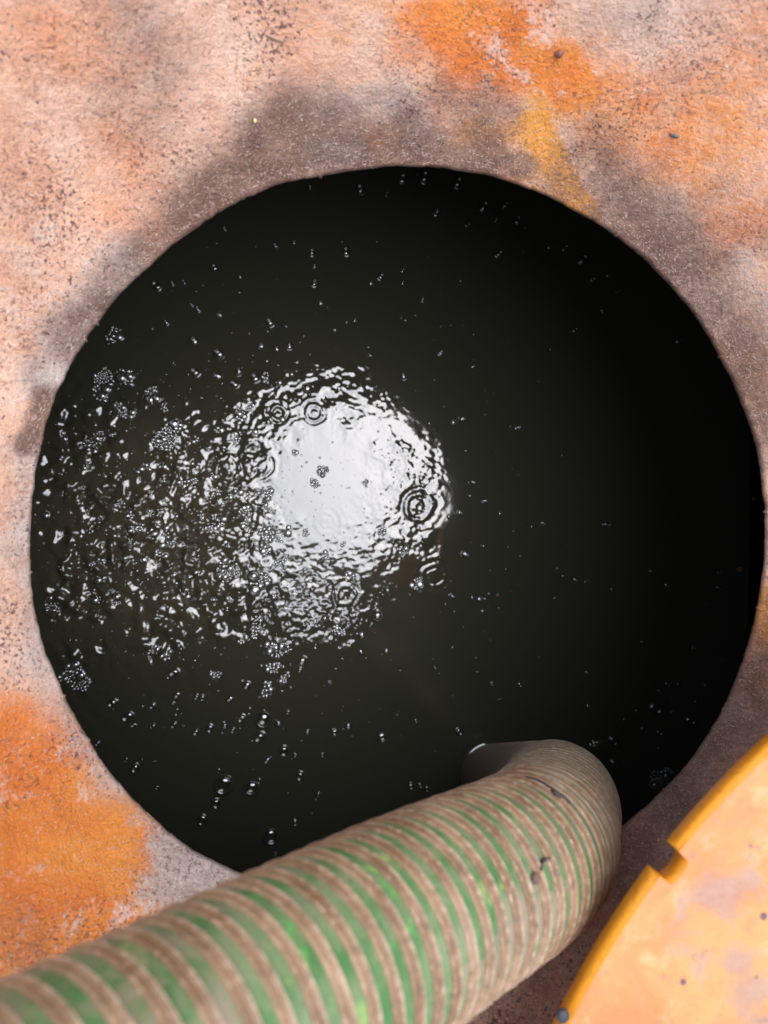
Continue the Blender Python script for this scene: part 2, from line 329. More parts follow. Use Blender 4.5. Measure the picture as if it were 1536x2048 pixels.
# inside of the tank
prf = [(.775, .137), (.79, -.05), (.80, -.4), (.80, -.9), (.75, -1.1), (.0, -1.12)]
PA = np.linspace(0, 2*math.pi, 96, endpoint=False); pr_ = np.array(prf)
TW = np.stack([np.outer(np.cos(PA), pr_[:, 0]), np.outer(np.sin(PA), pr_[:, 0]), np.broadcast_to(pr_[:, 1], (96, len(prf)))], -1).reshape(-1, 3)
link('tank_wall', fastmesh('tank_wall', TW, grid_faces(96, len(prf), True), mats=[M_WALL]), tank)
neck_bvh = BVHTree.FromPolygons(V.tolist(), grid_faces(NA, full, True).tolist())

# ------------------------------------------------------------------ hose path
HP = [np.array(p) for p in ([-1.35, -.42, .182], [-1.05, -.40, .20], [-.72, -.34, .30])]
def lc(x, y, z): return CAMP+ROT @ np.array([x, y, z])
HP += [lc(-.34, .176, .085), lc(-.215, .183, .105), lc(-.139, .186, .183), lc(-.065, .189, .272), lc(.010, .192, .361), lc(.0825, .199, .446), lens(1094, 1655, .525), lens(1114, 1606, .61), lens(1098, 1585, .73), lens(1052, 1568, .90), lens(986, 1554, 1.15), lens(966, 1548, 1.36)]
HP = np.array(HP)
def catmull(P, n=60):
    P = np.vstack([2*P[0]-P[1], P, 2*P[-1]-P[-2]]); out = []
    for i in range(1, len(P)-2):
        t = np.linspace(0, 1, n, endpoint=False)[:, None]; a, b, c, d = P[i-1:i+3]
        out.append(.5*((2*b)+(-a+c)*t+(2*a-5*b+4*c-d)*t*t+(-a+3*b-3*c+d)*t**3))
    return np.vstack(out+[P[-2][None]])
def resample(pts, step):
    s = np.concatenate([[0], np.cumsum(np.linalg.norm(np.diff(pts, axis=0), axis=1))])
    S = np.arange(0, s[-1], step); return np.stack([np.interp(S, s, pts[:, k]) for k in range(3)], -1), S
hp, hs_ = resample(catmull(HP), .0013)
for k in range(3):                               # ease the joints of the path
    kern = np.hanning(61); kern /= kern.sum()
    hp[:, k] = np.convolve(np.pad(hp[:, k], 30, mode='reflect', reflect_type='odd'), kern, 'valid')
tan = np.gradient(hp, axis=0); tan /= np.linalg.norm(tan, axis=1)[:, None]
nor = np.zeros_like(hp); v0 = np.cross(tan[0], [0, 0, 1.0]); nor[0] = v0/np.linalg.norm(v0)
for i in range(1, len(hp)):
    v = nor[i-1]-tan[i]*(nor[i-1]@tan[i]); nor[i] = v/np.linalg.norm(v)
bino = np.cross(tan, nor)
HR, PITCH = .0456, .0124
hose = empty('suction_hose', tuple(hp[0])); HB = Vector(hp[0])
tag(hose, 'dirty green spiral ribbed suction hose running over the rim down into the water', 'hose')
z_far = np.clip((hs_-np.interp(.20, [0, 1], [0, 1])), 0, None)
s_rim = hs_[np.argmin(np.linalg.norm(hp-lens(1094, 1655, .525), axis=1))]
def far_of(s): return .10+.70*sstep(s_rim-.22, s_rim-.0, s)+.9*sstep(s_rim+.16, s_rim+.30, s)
NS = 64; th = np.linspace(0, 2*math.pi, NS, endpoint=False)
def tube(s_idx, radius):
    return hp[s_idx][:, None, :]+radius*(np.cos(th)[None, :, None]*nor[s_idx][:, None, :]+np.sin(th)[None, :, None]*bino[s_idx][:, None, :])
idx = np.arange(0, len(hp), 3)
tv = tube(idx, HR)
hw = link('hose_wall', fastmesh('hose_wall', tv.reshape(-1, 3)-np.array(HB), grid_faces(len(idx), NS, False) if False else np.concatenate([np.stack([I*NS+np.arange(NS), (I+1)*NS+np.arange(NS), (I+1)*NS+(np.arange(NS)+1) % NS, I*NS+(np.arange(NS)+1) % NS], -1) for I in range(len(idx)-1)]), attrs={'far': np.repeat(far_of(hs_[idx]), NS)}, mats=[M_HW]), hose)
# helical rib: one raised strip wound round the wall
turns = int((hs_[-1]-.03)/PITCH); NT = turns*NS
t = np.arange(NT); sc = .012+t*PITCH/NS; ta = 2*math.pi*t/NS
wpro = np.array([-.0030, -.0028, -.0022, -.0013, 0, .0013, .0020, .0026, .0030]); hpro = np.array([-.0005, .0008, .0014, .0011, .0010, .0013, .0020, .0013, -.0005]); cpro = np.array([.0, .35, .62, .1, .0, .25, 1, .9, .1])
wob = 1+.10*(vnoise(t/23.0, t*0+.5, 91)-.5)
S2 = sc[:, None]+wpro[None, :]*wob[:, None]; S2 = np.clip(S2, 0, hs_[-1])
def samp(arr, S): return np.stack([np.interp(S, hs_, arr[:, k]) for k in range(3)], -1)
cN, cB, cP = samp(nor, S2), samp(bino, S2), samp(hp, S2)
rad = HR+hpro[None, :]*(1+.3*(vnoise(t/11.0, t*0+.5, 92)-.5))[:, None]
RV = cP+rad[..., None]*(np.cos(ta)[:, None, None]*cN+np.sin(ta)[:, None, None]*cB)
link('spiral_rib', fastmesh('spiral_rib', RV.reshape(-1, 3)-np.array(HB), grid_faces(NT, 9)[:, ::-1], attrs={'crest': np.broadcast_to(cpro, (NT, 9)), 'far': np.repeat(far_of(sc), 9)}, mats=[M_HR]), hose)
hose_bvh = BVHTree.FromPolygons(RV.reshape(-1, 3).tolist(), grid_faces(NT, 9).tolist())
tube_bvh = BVHTree.FromPolygons(tv.reshape(-1, 3).tolist(), np.concatenate([np.stack([I*NS+np.arange(NS), (I+1)*NS+np.arange(NS), (I+1)*NS+(np.arange(NS)+1) % NS, I*NS+(np.arange(NS)+1) % NS], -1) for I in range(len(idx)-1)]).tolist())
iw = np.argmin(np.abs(hp[-700:, 2]-WATER))+len(hp)-700; HWC = hp[iw]; HWT = tan[iw]

# ------------------------------------------------------------------ water
N = 860; x0, x1, y0, y1 = -.62, .62, -.62, .62
gx = np.linspace(x0, x1, N); WX, WY = np.meshgrid(gx, gx, indexing='ij'); cell = gx[1]-gx[0]
def band(lam, width, seed, aniso=None):
    r = np.random.default_rng(seed).standard_normal((N, N)); f = np.fft.fftfreq(N, cell); FX, FY = np.meshgrid(f, f, indexing='ij')
    k = np.sqrt(FX**2+FY**2)*lam; h = np.fft.ifft2(np.fft.fft2(r)*np.exp(-((k-1)/width)**2)).real
    return h/h.std()
def wp(px, py): return at(px, py, WATER)
KP = np.linalg.norm(wp(600, 1000)-CAMP)/F              # metres per photo pixel on the water
def pxmask(px, py, sx, sy, rot=0, p=1.0):
    c = wp(px, py); a = math.radians(rot); dx, dy = WX-c[0], -(WY-c[1])
    u = (dx*math.cos(a)+dy*math.sin(a))/(sx*KP); v = (-dx*math.sin(a)+dy*math.cos(a))/(sy*KP)
    return np.exp(-(u*u+v*v)**p)
pc = wp(650, 1010); prr = np.hypot(WX-pc[0], WY-pc[1])/KP
pb = fbm(WX*14+30, WY*14+30, 101)
left = pxmask(230, 1080, 260, 270, 0, 1.8); left2 = pxmask(420, 1030, 170, 230, 0, 1.5)
ring = np.exp(-((prr-205-(pb-.5)*90)/62)**2)
calm = pxmask(632, 975, 95, 118, 0, 1.6)
pb2 = fbm(WX*30+70, WY*30+10, 131)
T = np.clip(.52*left2+.26*ring+.16*pxmask(650, 1020, 260, 250, 0, 2), 0, .6)*(1-.97*calm)*(.35+1.3*sstep(.3, .7, pb))
T2 = left*(.15+1.25*sstep(.34, .66, pb2))*(.45+.75*sstep(.3, .62, fbm(WX*7+11, WY*7+5, 133, 3)))*(.75+.25*pxmask(370, 1060, 190, 230, 0, 1.5))*(1-.97*calm)*(1-.75*np.exp(-(prr/190)**4))
edge_ = (1-sstep(845, 925, (WX-pc[0])/KP+650+(pb-.5)*40)); T *= edge_
n1, n2, n3, n4 = band(.017, .6, 1), band(.0088, .5, 2), band(.036, .55, 3), band(.024, .6, 6)
H = T*(.00026*n1+.00022*n2+.0006*n3)
H += T2*(.00045*n1+.00012*n2+.0022*n3+.0017*n4)
H += .00001*band(.03, .5, 4)
def rip(px, py, r, lam, slope, wdt=1.0):
    c = wp(px, py); d = np.hypot(WX-c[0], WY-c[1])/KP+(fbm(WX*45+px, WY*45+py, 140)-.5)*r*.55
    return slope*(.3+1.4*sstep(.25, .75, fbm(WX*30+py, WY*30+px, 144)))*lam*KP/6.28*np.cos(6.283*(d-r)/lam)*np.exp(-((d-r)/(lam*wdt))**2)
for a in [(575, 798, 10, 14, .30), (556, 826, 13, 14, .30), (628, 825, 15, 13, .28), (838, 1012, 27, 22, .24, .6), (652, 1045, 20, 13, .05, 1.2), (735, 1073, 11, 10, .06, .8), (522, 930, 16, 15, .22, 1.2), (455, 938, 22, 15, .28, 1.2),
          (868, 1150, 22, 15, .22, .8), (690, 1190, 18, 14, .25, .8), (390, 985, 20, 15, .3)]:
    H += rip(*a)
# water creeping up the hose where it goes under
dv = np.stack([WX-HWC[0], WY-HWC[1]], -1); al = HWT[:2]/np.linalg.norm(HWT[:2]); ca = abs(HWT[2])
dh = np.sqrt(((dv@al)*ca)**2+(dv@np.array([-al[1], al[0]]))**2)-(HR+.001)
H += .0022*np.exp(-np.clip(dh, 0, None)/.0032)+.00022*np.cos(6.283*dh/.011)*np.exp(-np.clip(dh, 0, None)/.02)
silt_refl = .75*left+.3*left2+.35*pxmask(800, 1330, 130, 60, 45)+.3*pxmask(880, 1420, 90, 26, 50)+.25*pxmask(760, 1280, 90, 50)  # silt at left; the hose's pale mirrored streak is painted in too
inside = (WX**2+WY**2) < .64
water = link('water', fastmesh('water', np.stack([WX, WY, WATER+H], -1).reshape(-1, 3), grid_faces(N, N), attrs={'silt_refl': silt_refl}, mats=[M_WATER]))
tag(water, 'dark murky water at the bottom of the tank, rippled on the left', kind='structure')
def wz(x, y):
    i = min(max((x-x0)/cell, 0), N-2); j = min(max((y-y0)/cell, 0), N-2); return WATER+H[int(round(i)), int(round(j))]

# ------------------------------------------------------------------ bubbles and foam
def lathe(prof_, ns):
    p = np.array(prof_); a = np.linspace(0, 2*math.pi, ns, endpoint=False)
    v = np.stack([np.outer(np.cos(a), p[:, 0]), np.outer(np.sin(a), p[:, 0]), np.broadcast_to(p[:, 1], (ns, len(p)))], -1).reshape(-1, 3)
    return v, grid_faces(ns, len(p), True)
def dome_prof(n, h=.8, r=1.0):
    q = np.linspace(0, math.pi/2, n); return [(r*max(math.sin(x), .02), h*math.cos(x)) for x in q]
def bubble_mesh(name, h, nd=9, ns=20):
    v1, f1 = lathe(dome_prof(nd, h), ns)
    dish = [(.02, .03), (.3, .055), (.6, .13), (.8, .23), (.93, .33), (1.0, .34), (1.06, .24), (1.16, .12), (1.32, .03), (1.5, -.02)]
    v2, f2 = lathe(dish, ns)
    me = fastmesh(name, np.vstack([v1, v2]), np.vstack([f1[:, ::-1], f2+len(v1)]), mats=[M_FILM, M_WATER], midx=[0]*len(f1)+[1]*len(f2))
    return me
BM = [bubble_mesh('bubble_a', .5), bubble_mesh('bubble_b', .62), bubble_mesh('bubble_c', .42)]
for m_ in BM: m_.name = 'bubble'
V1, F1 = lathe(dome_prof(5, .48), 12)
BASE_V, BASE_F = lathe([(.02, .02), (.6, .10), (.95, .22), (1.15, .06), (1.35, -.03)], 12)
VS, FS = lathe(dome_prof(4, .5), 8)
def foam_mesh(name, blobs_, z=0.0, small=False):
    """a raft of many bubbles: (x, y, r, lift) each a dome with its own dished base, on a thin grey scum"""
    vs_, fs_, mi, o = [], [], [], 0
    for q, (x, y, r, l) in enumerate(blobs_):
        dv_, df_ = (VS, FS) if small else (V1, F1)
        hv = .75+.6*((q*37) % 11)/11
        vs_.append(dv_*np.array([r, r, r*hv])+np.array([x, y, z+l])); fs_.append(df_[:, ::-1]+o); mi += [0]*len(df_); o += len(dv_)
        if not small:
            vs_.append(BASE_V*r+np.array([x, y, z+l])); fs_.append(BASE_F+o); mi += [1]*len(BASE_F); o += len(BASE_V)
            if q % 2 == 0:
                sv_ = np.array([[x, y, z+.00025]]+[[x+r*(1.35+.4*math.sin(3*a+q))*math.cos(a), y+r*(1.35+.4*math.sin(3*a+q))*math.sin(a), z+.0001] for a in np.linspace(0, 2*math.pi, 12, endpoint=False)])+np.array([0, 0, q*2e-6])
                sf_ = np.array([[0, 1+2*i, 1+(2*i+1) % 12, 1+(2*i+2) % 12] for i in range(6)])
                vs_.append(sv_); fs_.append(sf_+o); mi += [2]*6; o += 13
    return fastmesh(name, np.vstack(vs_), np.vstack(fs_), mats=[M_FOAM, M_WATER, M_SCUM], midx=mi)
rnd = random.Random(31)
def raft(rx, ry, rot, rmin, rmax, fill=1.0):
    pts = []; a = math.radians(-rot); tries = int(140*fill*max(1, (rx*ry)/250))
    ph = [rnd.uniform(0, 6.28) for _ in range(3)]
    for _ in range(tries):
        r = 1.5*(rmin*.8+(rmax*1.15-rmin*.8)*rnd.random()**3.2)
        u, v = rnd.uniform(-1, 1), rnd.uniform(-1, 1); q = math.atan2(v, u)
        if math.hypot(u, v) > .82+.2*math.sin(2*q+ph[0])+.13*math.sin(3*q+ph[1])+.08*math.sin(5*q+ph[2]): continue
        x, y = u*rx, v*ry
        if any(math.hypot(x-p[0], y-p[1]) < .74*(r+p[2]) for p in pts): continue
        pts.append((x, y, r))
        if len(pts) >= 90: break
    if not pts: pts = [(0, 0, rmax)]
    return [((x*math.cos(a)-y*math.sin(a))*KP, (x*math.sin(a)+y*math.cos(a))*KP, r*KP, rnd.uniform(0, .25)*r*KP) for x, y, r in pts]
def foam_at(px, py, rx, ry, rot, rmin, rmax, label, group=None, fill=1.0):
    p = wp(px, py); o = link('foam_clump', foam_mesh('foam_clump', raft(rx, ry, rot, rmin, rmax, fill)))
    o.location = (p[0], p[1], wz(p[0], p[1])); tag(o, label, 'foam', group); return o
NAMED = [
 (203, 768, 22, 36, -10, 2, 5, 'tall raft of grey foam nearest the upper left rim of the hole'),
 (252, 752, 14, 23, -15, 2, 6, 'oval foam raft with a bright lower edge beside the tall grey raft'),
 (304, 790, 17, 17, 0, 2, 5, 'small foam raft just right of the oval raft near upper left'),
 (243, 822, 26, 18, 0, 1.5, 4, 'wide foam raft below the tall grey raft at upper left'),
 (335, 872, 34, 28, -20, 2, 6, 'broad foam raft at the upper left edge of the rippled water'),
 (186, 882, 22, 20, 0, 2, 5, 'thin foam raft by the left rim above the rippled water'),
 (480, 828, 12, 16, -30, 2, 5, 'foam blob just above the left end of the bright sky reflection'),
 (228, 670, 18, 15, 20, 2, 5, 'lone foam blob touching the upper left rim far above the ripples'),
 (105, 1215, 20, 30, 15, 2, 5, 'foam raft hugging the left rim below the ripples'),
 (150, 1355, 30, 30, 35, 2.5, 6, 'large foam raft against the lower left rim of the hole'),
 (512, 1255, 12, 26, 8, 2, 4, 'upright raft of fine foam below the bright sky reflection'),
 (555, 1300, 26, 20, 15, 2, 6, 'bubbly foam raft with a hooked tip below the sky reflection'),
 (547, 1336, 22, 11, 8, 2, 5, 'flat foam raft directly under the hooked foam raft'),
 (533, 1380, 14, 16, 0, 2.5, 5, 'pointed foam blob of large bubbles standing alone below the flat raft'),
 (568, 1357, 13, 9, -20, 2, 5, 'small foam blob to the right of the pointed blob'),
 (430, 1349, 13, 9, -10, 2, 4, 'small white foam blob left of the pointed blob in open water'),
 (677, 1262, 15, 11, 0, 2, 6, 'round foam blob at lower right of the bright sky reflection'),
 (305, 1300, 14, 13, 0, 2, 6, 'foam blob on the lower edge of the rippled water'),
 (645, 941, 11, 13, 0, 2, 4, 'dark bubble cluster in the middle of the bright sky reflection'),
 (629, 966, 9, 10, 0, 2, 4, 'smaller dark bubble cluster just below the one in mid reflection'),
 (537, 986, 9, 13, 0, 2, 4, 'dark bubble cluster at the left edge of the calm bright reflection'),
 (488, 1032, 13, 26, 15, 2, 5, 'long dark bubble cluster left of the bright sky reflection'),
 (533, 1068, 15, 15, 0, 2.5, 5, 'round dark bubble cluster at lower left of the bright reflection'),
 (530, 1100, 11, 14, 0, 2, 5, 'dark bubble cluster just below the round dark cluster'),
 (576, 1064, 10, 10, 0, 2, 5, 'dark bubble cluster right of the round dark cluster'),
 (560, 1124, 14, 9, 0, 2, 5, 'flat dark cluster at the bottom edge of the bright reflection'),
 (515, 1165, 22, 24, 30, 2, 6, 'large bubble raft under the lower left of the bright reflection'),
 (455, 1140, 22, 30, -20, 1.5, 4, 'wide raft of fine bubbles left of the large bubble raft'),
 (478, 980, 9, 12, 0, 2, 4, 'dark bubble cluster in the chop at the left end of the reflection'),
 (590, 905, 6, 6, 0, 1.5, 3, 'small dark bubble cluster near the top of the bright reflection'),
 (612, 1066, 7, 6, 0, 2, 4, 'small dark bubble pair low in the bright reflection'),
 (700, 1150, 9, 8, 0, 2, 4, 'dark bubble cluster at the lower middle edge of the reflection'),
 (765, 1062, 8, 9, 0, 2, 4, 'dark bubble cluster by the right edge of the calm reflection'),
 (730, 965, 6, 6, 0, 1.5, 3, 'small dark bubble cluster in the right part of the reflection'),
 (806, 1104, 11, 14, 0, 2, 4, 'foam blob at the right edge of the bright sky reflection'),
 (835, 1168, 12, 12, 0, 2, 5, 'foam blob at the lower right corner of the sky reflection'),
 (1320, 1556, 22, 30, 40, 2, 6, 'faint foam raft against the lower right rim beside the orange lid'),
 (1190, 1489, 9, 6, 20, 3, 5, 'pair of bubbles touching the top of the green hose bend'),
]
for a in NAMED: foam_at(*a[:7], a[7], fill=2.2)
used = [(a[0], a[1], max(a[2], a[3])) for a in NAMED]
def inside_hole(px, py):
    p = at(px, py, 0); return math.hypot(p[0], p[1]) < R0-.004
def tval(px, py):
    p = wp(px, py); return T[int((p[0]-x0)/cell), int((p[1]-y0)/cell)]
def loose(px, py):
    if px < 230: return 'small loose foam blob in the ripples close to the left rim', 'loose foam blobs by the left rim'
    if px > 430: return 'small loose foam blob round the edge of the bright sky reflection', 'loose foam blobs round the bright reflection'
    if py < 960: return 'small loose foam blob in the upper part of the rippled water', 'loose foam blobs in the upper ripples'
    if py > 1180: return 'small loose foam blob along the lower edge of the rippled water', 'loose foam blobs along the lower ripples'
    return 'small loose foam blob in the middle of the rippled water at left', 'loose foam blobs amid the ripples'
k = 0
while k < 90:                                  # the loose foam drifting through the rippled part
    px, py = rnd.gauss(330, 190), rnd.gauss(1060, 150)
    if not (60 < px < 880 and 740 < py < 1330 and inside_hole(px, py)): continue
    if math.hypot(px-625, py-965) < 105 or any(math.hypot(px-u, py-v) < r+6 for u, v, r in used): continue
    rx = rnd.uniform(4, 11); used.append((px, py, rx)); k += 1
    foam_at(px, py, rx, rx*rnd.uniform(.6, 1.2), rnd.uniform(0, 180), 1.6, 4, *loose(px, py), .6)
REG = {'up': ('tiny clear bubble on the black water under the upper rim', 'bubbles under the upper rim'),
       'ul': ('tiny clear bubble on dark calm water above the ripples', 'bubbles above the ripples'),
       'll': ('small clear bubble on dark calm water below the ripples', 'bubbles below the ripples'),
       'rt': ('tiny clear bubble on the black water right of the reflection', 'bubbles right of the reflection'),
       'lr': ('small clear bubble on black water between hose and right rim', 'bubbles between hose and right rim')}
BUB = [(527, 1438, 13), (519, 1474, 9), (447, 1570, 14), (503, 1575, 11), (542, 1672, 13), (755, 1231, 9), (1310, 1417, 11), (1380, 1441, 9), (1228, 1527, 8), (1226, 1482, 8), (764, 1474, 8), (568, 1502, 8), (600, 1552, 7), (432, 1607, 8), (404, 1640, 8),
 (450, 459, 4), (551, 492, 4), (588, 485, 3), (624, 505, 5), (692, 503, 6), (429, 535, 5), (313, 572, 7), (345, 567, 3), (368, 564, 3), (480, 554, 3), (629, 532, 3), (629, 566, 5), (742, 567, 4), (762, 553, 5), (641, 606, 4), (383, 609, 3), (396, 618, 4), (440, 630, 5), (333, 645, 4), (540, 645, 6), (720, 379, 7), (773, 389, 4), (620, 375, 3),
 (523, 692, 5), (554, 698, 4), (579, 692, 5), (389, 682, 7), (438, 707, 8), (390, 744, 7), (435, 752, 7), (478, 743, 6), (510, 755, 7), (469, 768, 6), (560, 765, 5), (583, 748, 4), (807, 752, 5), (882, 705, 4), (615, 776, 7), (925, 838, 5), (907, 845, 5), (1037, 855, 4), (946, 733, 3), (740, 711, 3), (710, 640, 3), (670, 660, 3),
 (805, 358, 7), (849, 355, 9), (916, 366, 9), (872, 428, 7), (968, 413, 8), (1011, 410, 5), (1036, 440, 6), (935, 450, 4), (992, 440, 3), (998, 508, 6), (1130, 496, 5), (1166, 519, 8), (1098, 494, 3), (1185, 560, 5), (1216, 551, 3), (1208, 622, 4), (1236, 583, 3), (1207, 620, 4), (1358, 682, 5), (1150, 660, 4), (806, 540, 3), (806, 566, 3), (846, 599, 3),
 (724, 1270, 6), (605, 1322, 7), (773, 1302, 4), (722, 1303, 5), (650, 1237, 5), (775, 1180, 4), (348, 1345, 7), (225, 1406, 7), (255, 1433, 8), (268, 1450, 5), (305, 1412, 5), (305, 1452, 4), (348, 1450, 5), (355, 1390, 6), (347, 1405, 3), (392, 1464, 5), (420, 1457, 6), (450, 1451, 5), (466, 1461, 4), (483, 1437, 6), (557, 1446, 5), (535, 1520, 6), (270, 1536, 7), (252, 1520, 3), (195, 1487, 4), (437, 1542, 4), (459, 1578, 6), (518, 1562, 4), (490, 1580, 4), (590, 1645, 5), (590, 1510, 3), (314, 1575, 3), (551, 1708, 3),
 (393, 1394, 4), (405, 1396, 4), (460, 1398, 5), (494, 1371, 6), (600, 1340, 4), (576, 1425, 3), (660, 1365, 3), (616, 1461, 3), (697, 1451, 6), (669, 1465, 5), (615, 1465, 3), (822, 1572, 5), (840, 1571, 4), (854, 1578, 4), (637, 1588, 4), (645, 1510, 3), (918, 1463, 6), (590, 1646, 4), (832, 1442, 3),
 (931, 1108, 6), (944, 1195, 3), (1213, 1049, 4), (1207, 1049, 3), (1219, 1049, 3), (1300, 1142, 3), (1333, 1171, 3), (1440, 1145, 4), (1438, 1176, 4), (970, 1002, 4), (948, 965, 3), (940, 992, 3), (967, 1092, 3), (1087, 1047, 3), (920, 1025, 4), (898, 1033, 4), (1000, 1027, 3), (905, 1192, 4), (959, 1198, 4), (965, 1222, 3), (1152, 1160, 3),
 (1335, 1369, 4), (1358, 1371, 4), (1275, 1423, 4), (1288, 1460, 6), (1319, 1465, 5), (1394, 1405, 4), (1318, 1382, 3), (1176, 1411, 3), (1173, 1345, 3), (1388, 1295, 4), (1443, 1322, 3), (1345, 1425, 3), (1343, 1398, 3), (984, 1368, 3), (1040, 1370, 3), (1250, 1440, 3), (1410, 1370, 3), (1425, 1390, 3)]
SPECIAL = {(527, 1438): 'largest lone bubble with a bright crescent in the dark water below the foam', (519, 1474): 'round bubble just below the largest lone bubble', (447, 1570): 'large bubble with bright bars in the lower left dark water',
           (503, 1575): 'large bubble right of the one with bright bars at lower left', (542, 1672): 'large bubble just above the edge of the green hose', (755, 1231): 'round bubble below the right side of the bright reflection',
           (1310, 1417): 'larger bubble pair in the black water near the lower right rim', (1380, 1441): 'bubble closest to the lower right rim above the orange lid', (1228, 1527): 'bubble beside the outer bend of the green hose', (1226, 1482): 'bubble just above the outer bend of the green hose',
           (764, 1474): 'bubble in calm dark water left of where the hose meets the water'}
def region(px, py):
    if px > 860 and py > 1290 and px > 1150: return 'lr'
    if py < 600 and px > 700 : return 'up'
    if px > 870 or (px > 780 and py < 870): return 'rt'
    if py < 900: return 'ul'
    return 'll'
first = None
for (px, py, r) in BUB:
    if not inside_hole(px, py): continue
    p = wp(px, py); o = link('bubble', BM[rnd.randrange(3)]); s = r*KP*1.15
    o.location = (p[0], p[1], wz(p[0], p[1])); o.scale = (s, s*rnd.uniform(.9, 1.1), s); o.rotation_euler = (rnd.gauss(0, .06), rnd.gauss(0, .06), rnd.uniform(0, 6.28))
    if (px, py) in SPECIAL: tag(o, SPECIAL[(px, py)], 'bubble')
    else:
        lb, gp = REG[region(px, py)]; tag(o, lb, 'bubble', gp)
# the uncountable flecks of froth
fl = []
while len(fl) < 1500:
    if rnd.random() < .72: px, py = rnd.gauss(380, 200), rnd.gauss(1050, 160)
    else: px, py = rnd.gauss(640, 330), rnd.gauss(1060, 330)
    if not (60 < px < 1500 and 330 < py < 1760) or not inside_hole(px, py): continue
    if math.hypot(px-620, py-965) < 110 and rnd.random() < .25: continue
    p = wp(px, py); fl.append((p[0], p[1], KP*(.9+2.0*rnd.random()**3), wz(p[0], p[1])))
fo = link('froth', foam_mesh('froth', fl, small=True)); tag(fo, 'fine white froth flecks scattered over the dark water', kind='stuff')

# ------------------------------------------------------------------ lid
LT, LTH, LR = .168, .013, .43
E1 = at(1312, 1703, LT-LTH); nl = np.array([.77, -.64]); nl /= np.linalg.norm(nl); LC = E1[:2]+LR*nl
lid = empty('tank_lid', (LC[0], LC[1], LT-LTH))
tag(lid, 'faded orange plastic lid with a notch in its edge beside the hose', 'lid')
tn = math.atan2(-nl[1], -nl[0])                 # the side of the lid that faces the hole
NH, ND = .0078, .0108                            # half width and depth of the slot
outl = []
da = NH/LR
for a in np.linspace(tn+da+.004, tn+2*math.pi-da-.004, 400): outl.append((LR*math.cos(a), LR*math.sin(a)))
tx, ty = np.array([-math.sin(tn), math.cos(tn)]), np.array([math.cos(tn), math.sin(tn)])
slot = [(-NH, LR-.0008), (-NH*.97, LR-.003), (-NH*.95, LR-ND+NH)]
slot += [(-NH*.98*math.cos(q), LR-ND+NH-NH*(.55+.25*math.sin(q))) for q in np.linspace(.25, math.pi-.25, 9)]
slot += [(NH*.95, LR-ND+NH), (NH*.97, LR-.003), (NH, LR-.0008)]
outl += [tuple(tx*u+ty*v) for u, v in slot]
import bmesh
bm = bmesh.new()
f_ = bm.faces.new([bm.verts.new((x, y, 0)) for x, y in outl]); bm.normal_update()
ex_ = bmesh.ops.extrude_face_region(bm, geom=[f_]); tops = [v for v in ex_['geom'] if isinstance(v, bmesh.types.BMVert)]
for v in tops: v.co.z = LTH
bmesh.ops.recalc_face_normals(bm, faces=bm.faces); bm.normal_update()
be = [e for e in bm.edges if len(e.link_faces) == 2 and all(v.co.x**2+v.co.y**2 > (LR-.0005)**2 for v in e.verts) and abs(abs(e.link_faces[0].normal.z)-abs(e.link_faces[1].normal.z)) > .6]
bmesh.ops.bevel(bm, geom=be, offset=.0009, segments=2, affect='EDGES')
bm.normal_update()
for f2 in bm.faces:
    f2.material_index = 0 if len(f2.verts) > 20 and f2.normal.z > .5 else 1; f2.smooth = len(f2.verts) < 20
me = bpy.data.meshes.new('disc'); bm.to_mesh(me); bm.free(); me.materials.append(M_LID); me.materials.append(M_LEDGE)
link('disc', me, lid)
sp_ = at(1126, 2032, LT)
sv, sf = lathe([(.01, 1.0), (.5, .95), (.85, .7), (1.0, .3), (1.0, -.6)], 14)
scr = link('screw', fastmesh('screw', sv*np.array([.0032, .0036, .0016]), sf[:, ::-1], mats=[mat_plain('dark_steel', (.03, .03, .036), .55)]), lid)
scr.location = (sp_[0]-LC[0], sp_[1]-LC[1], LTH)

# ------------------------------------------------------------------ grit, burrs and debris
def hit(px, py, bvh):
    h = bvh.ray_cast(Vector(CAMP), Vector(ray(px, py))); return h[0], h[1]
def sliver(p, nrm, L, wd, az, bend, lift=0.0):
    nrm = np.array(nrm); t1 = np.cross(nrm, [math.cos(az), math.sin(az), .01]); t1 /= np.linalg.norm(t1); t2 = np.cross(nrm, t1)
    vs_ = []
    for i, u in enumerate((-.5, 0, .5)):
        c = p+t1*u*L+t2*bend*L*(u*u*4-1)*.25+nrm*(wd*.35+lift*(.5-abs(u)))
        wdt = wd*(1 if i == 1 else .35)
        vs_ += [c+t2*wdt*.5-nrm*wd*.5, c+nrm*wdt*.5, c-t2*wdt*.5-nrm*wd*.5]
    fs_ = []
    for i in (0, 3): fs_ += [(i, i+3, i+4, i+1), (i+1, i+4, i+5, i+2)]
    return vs_, fs_
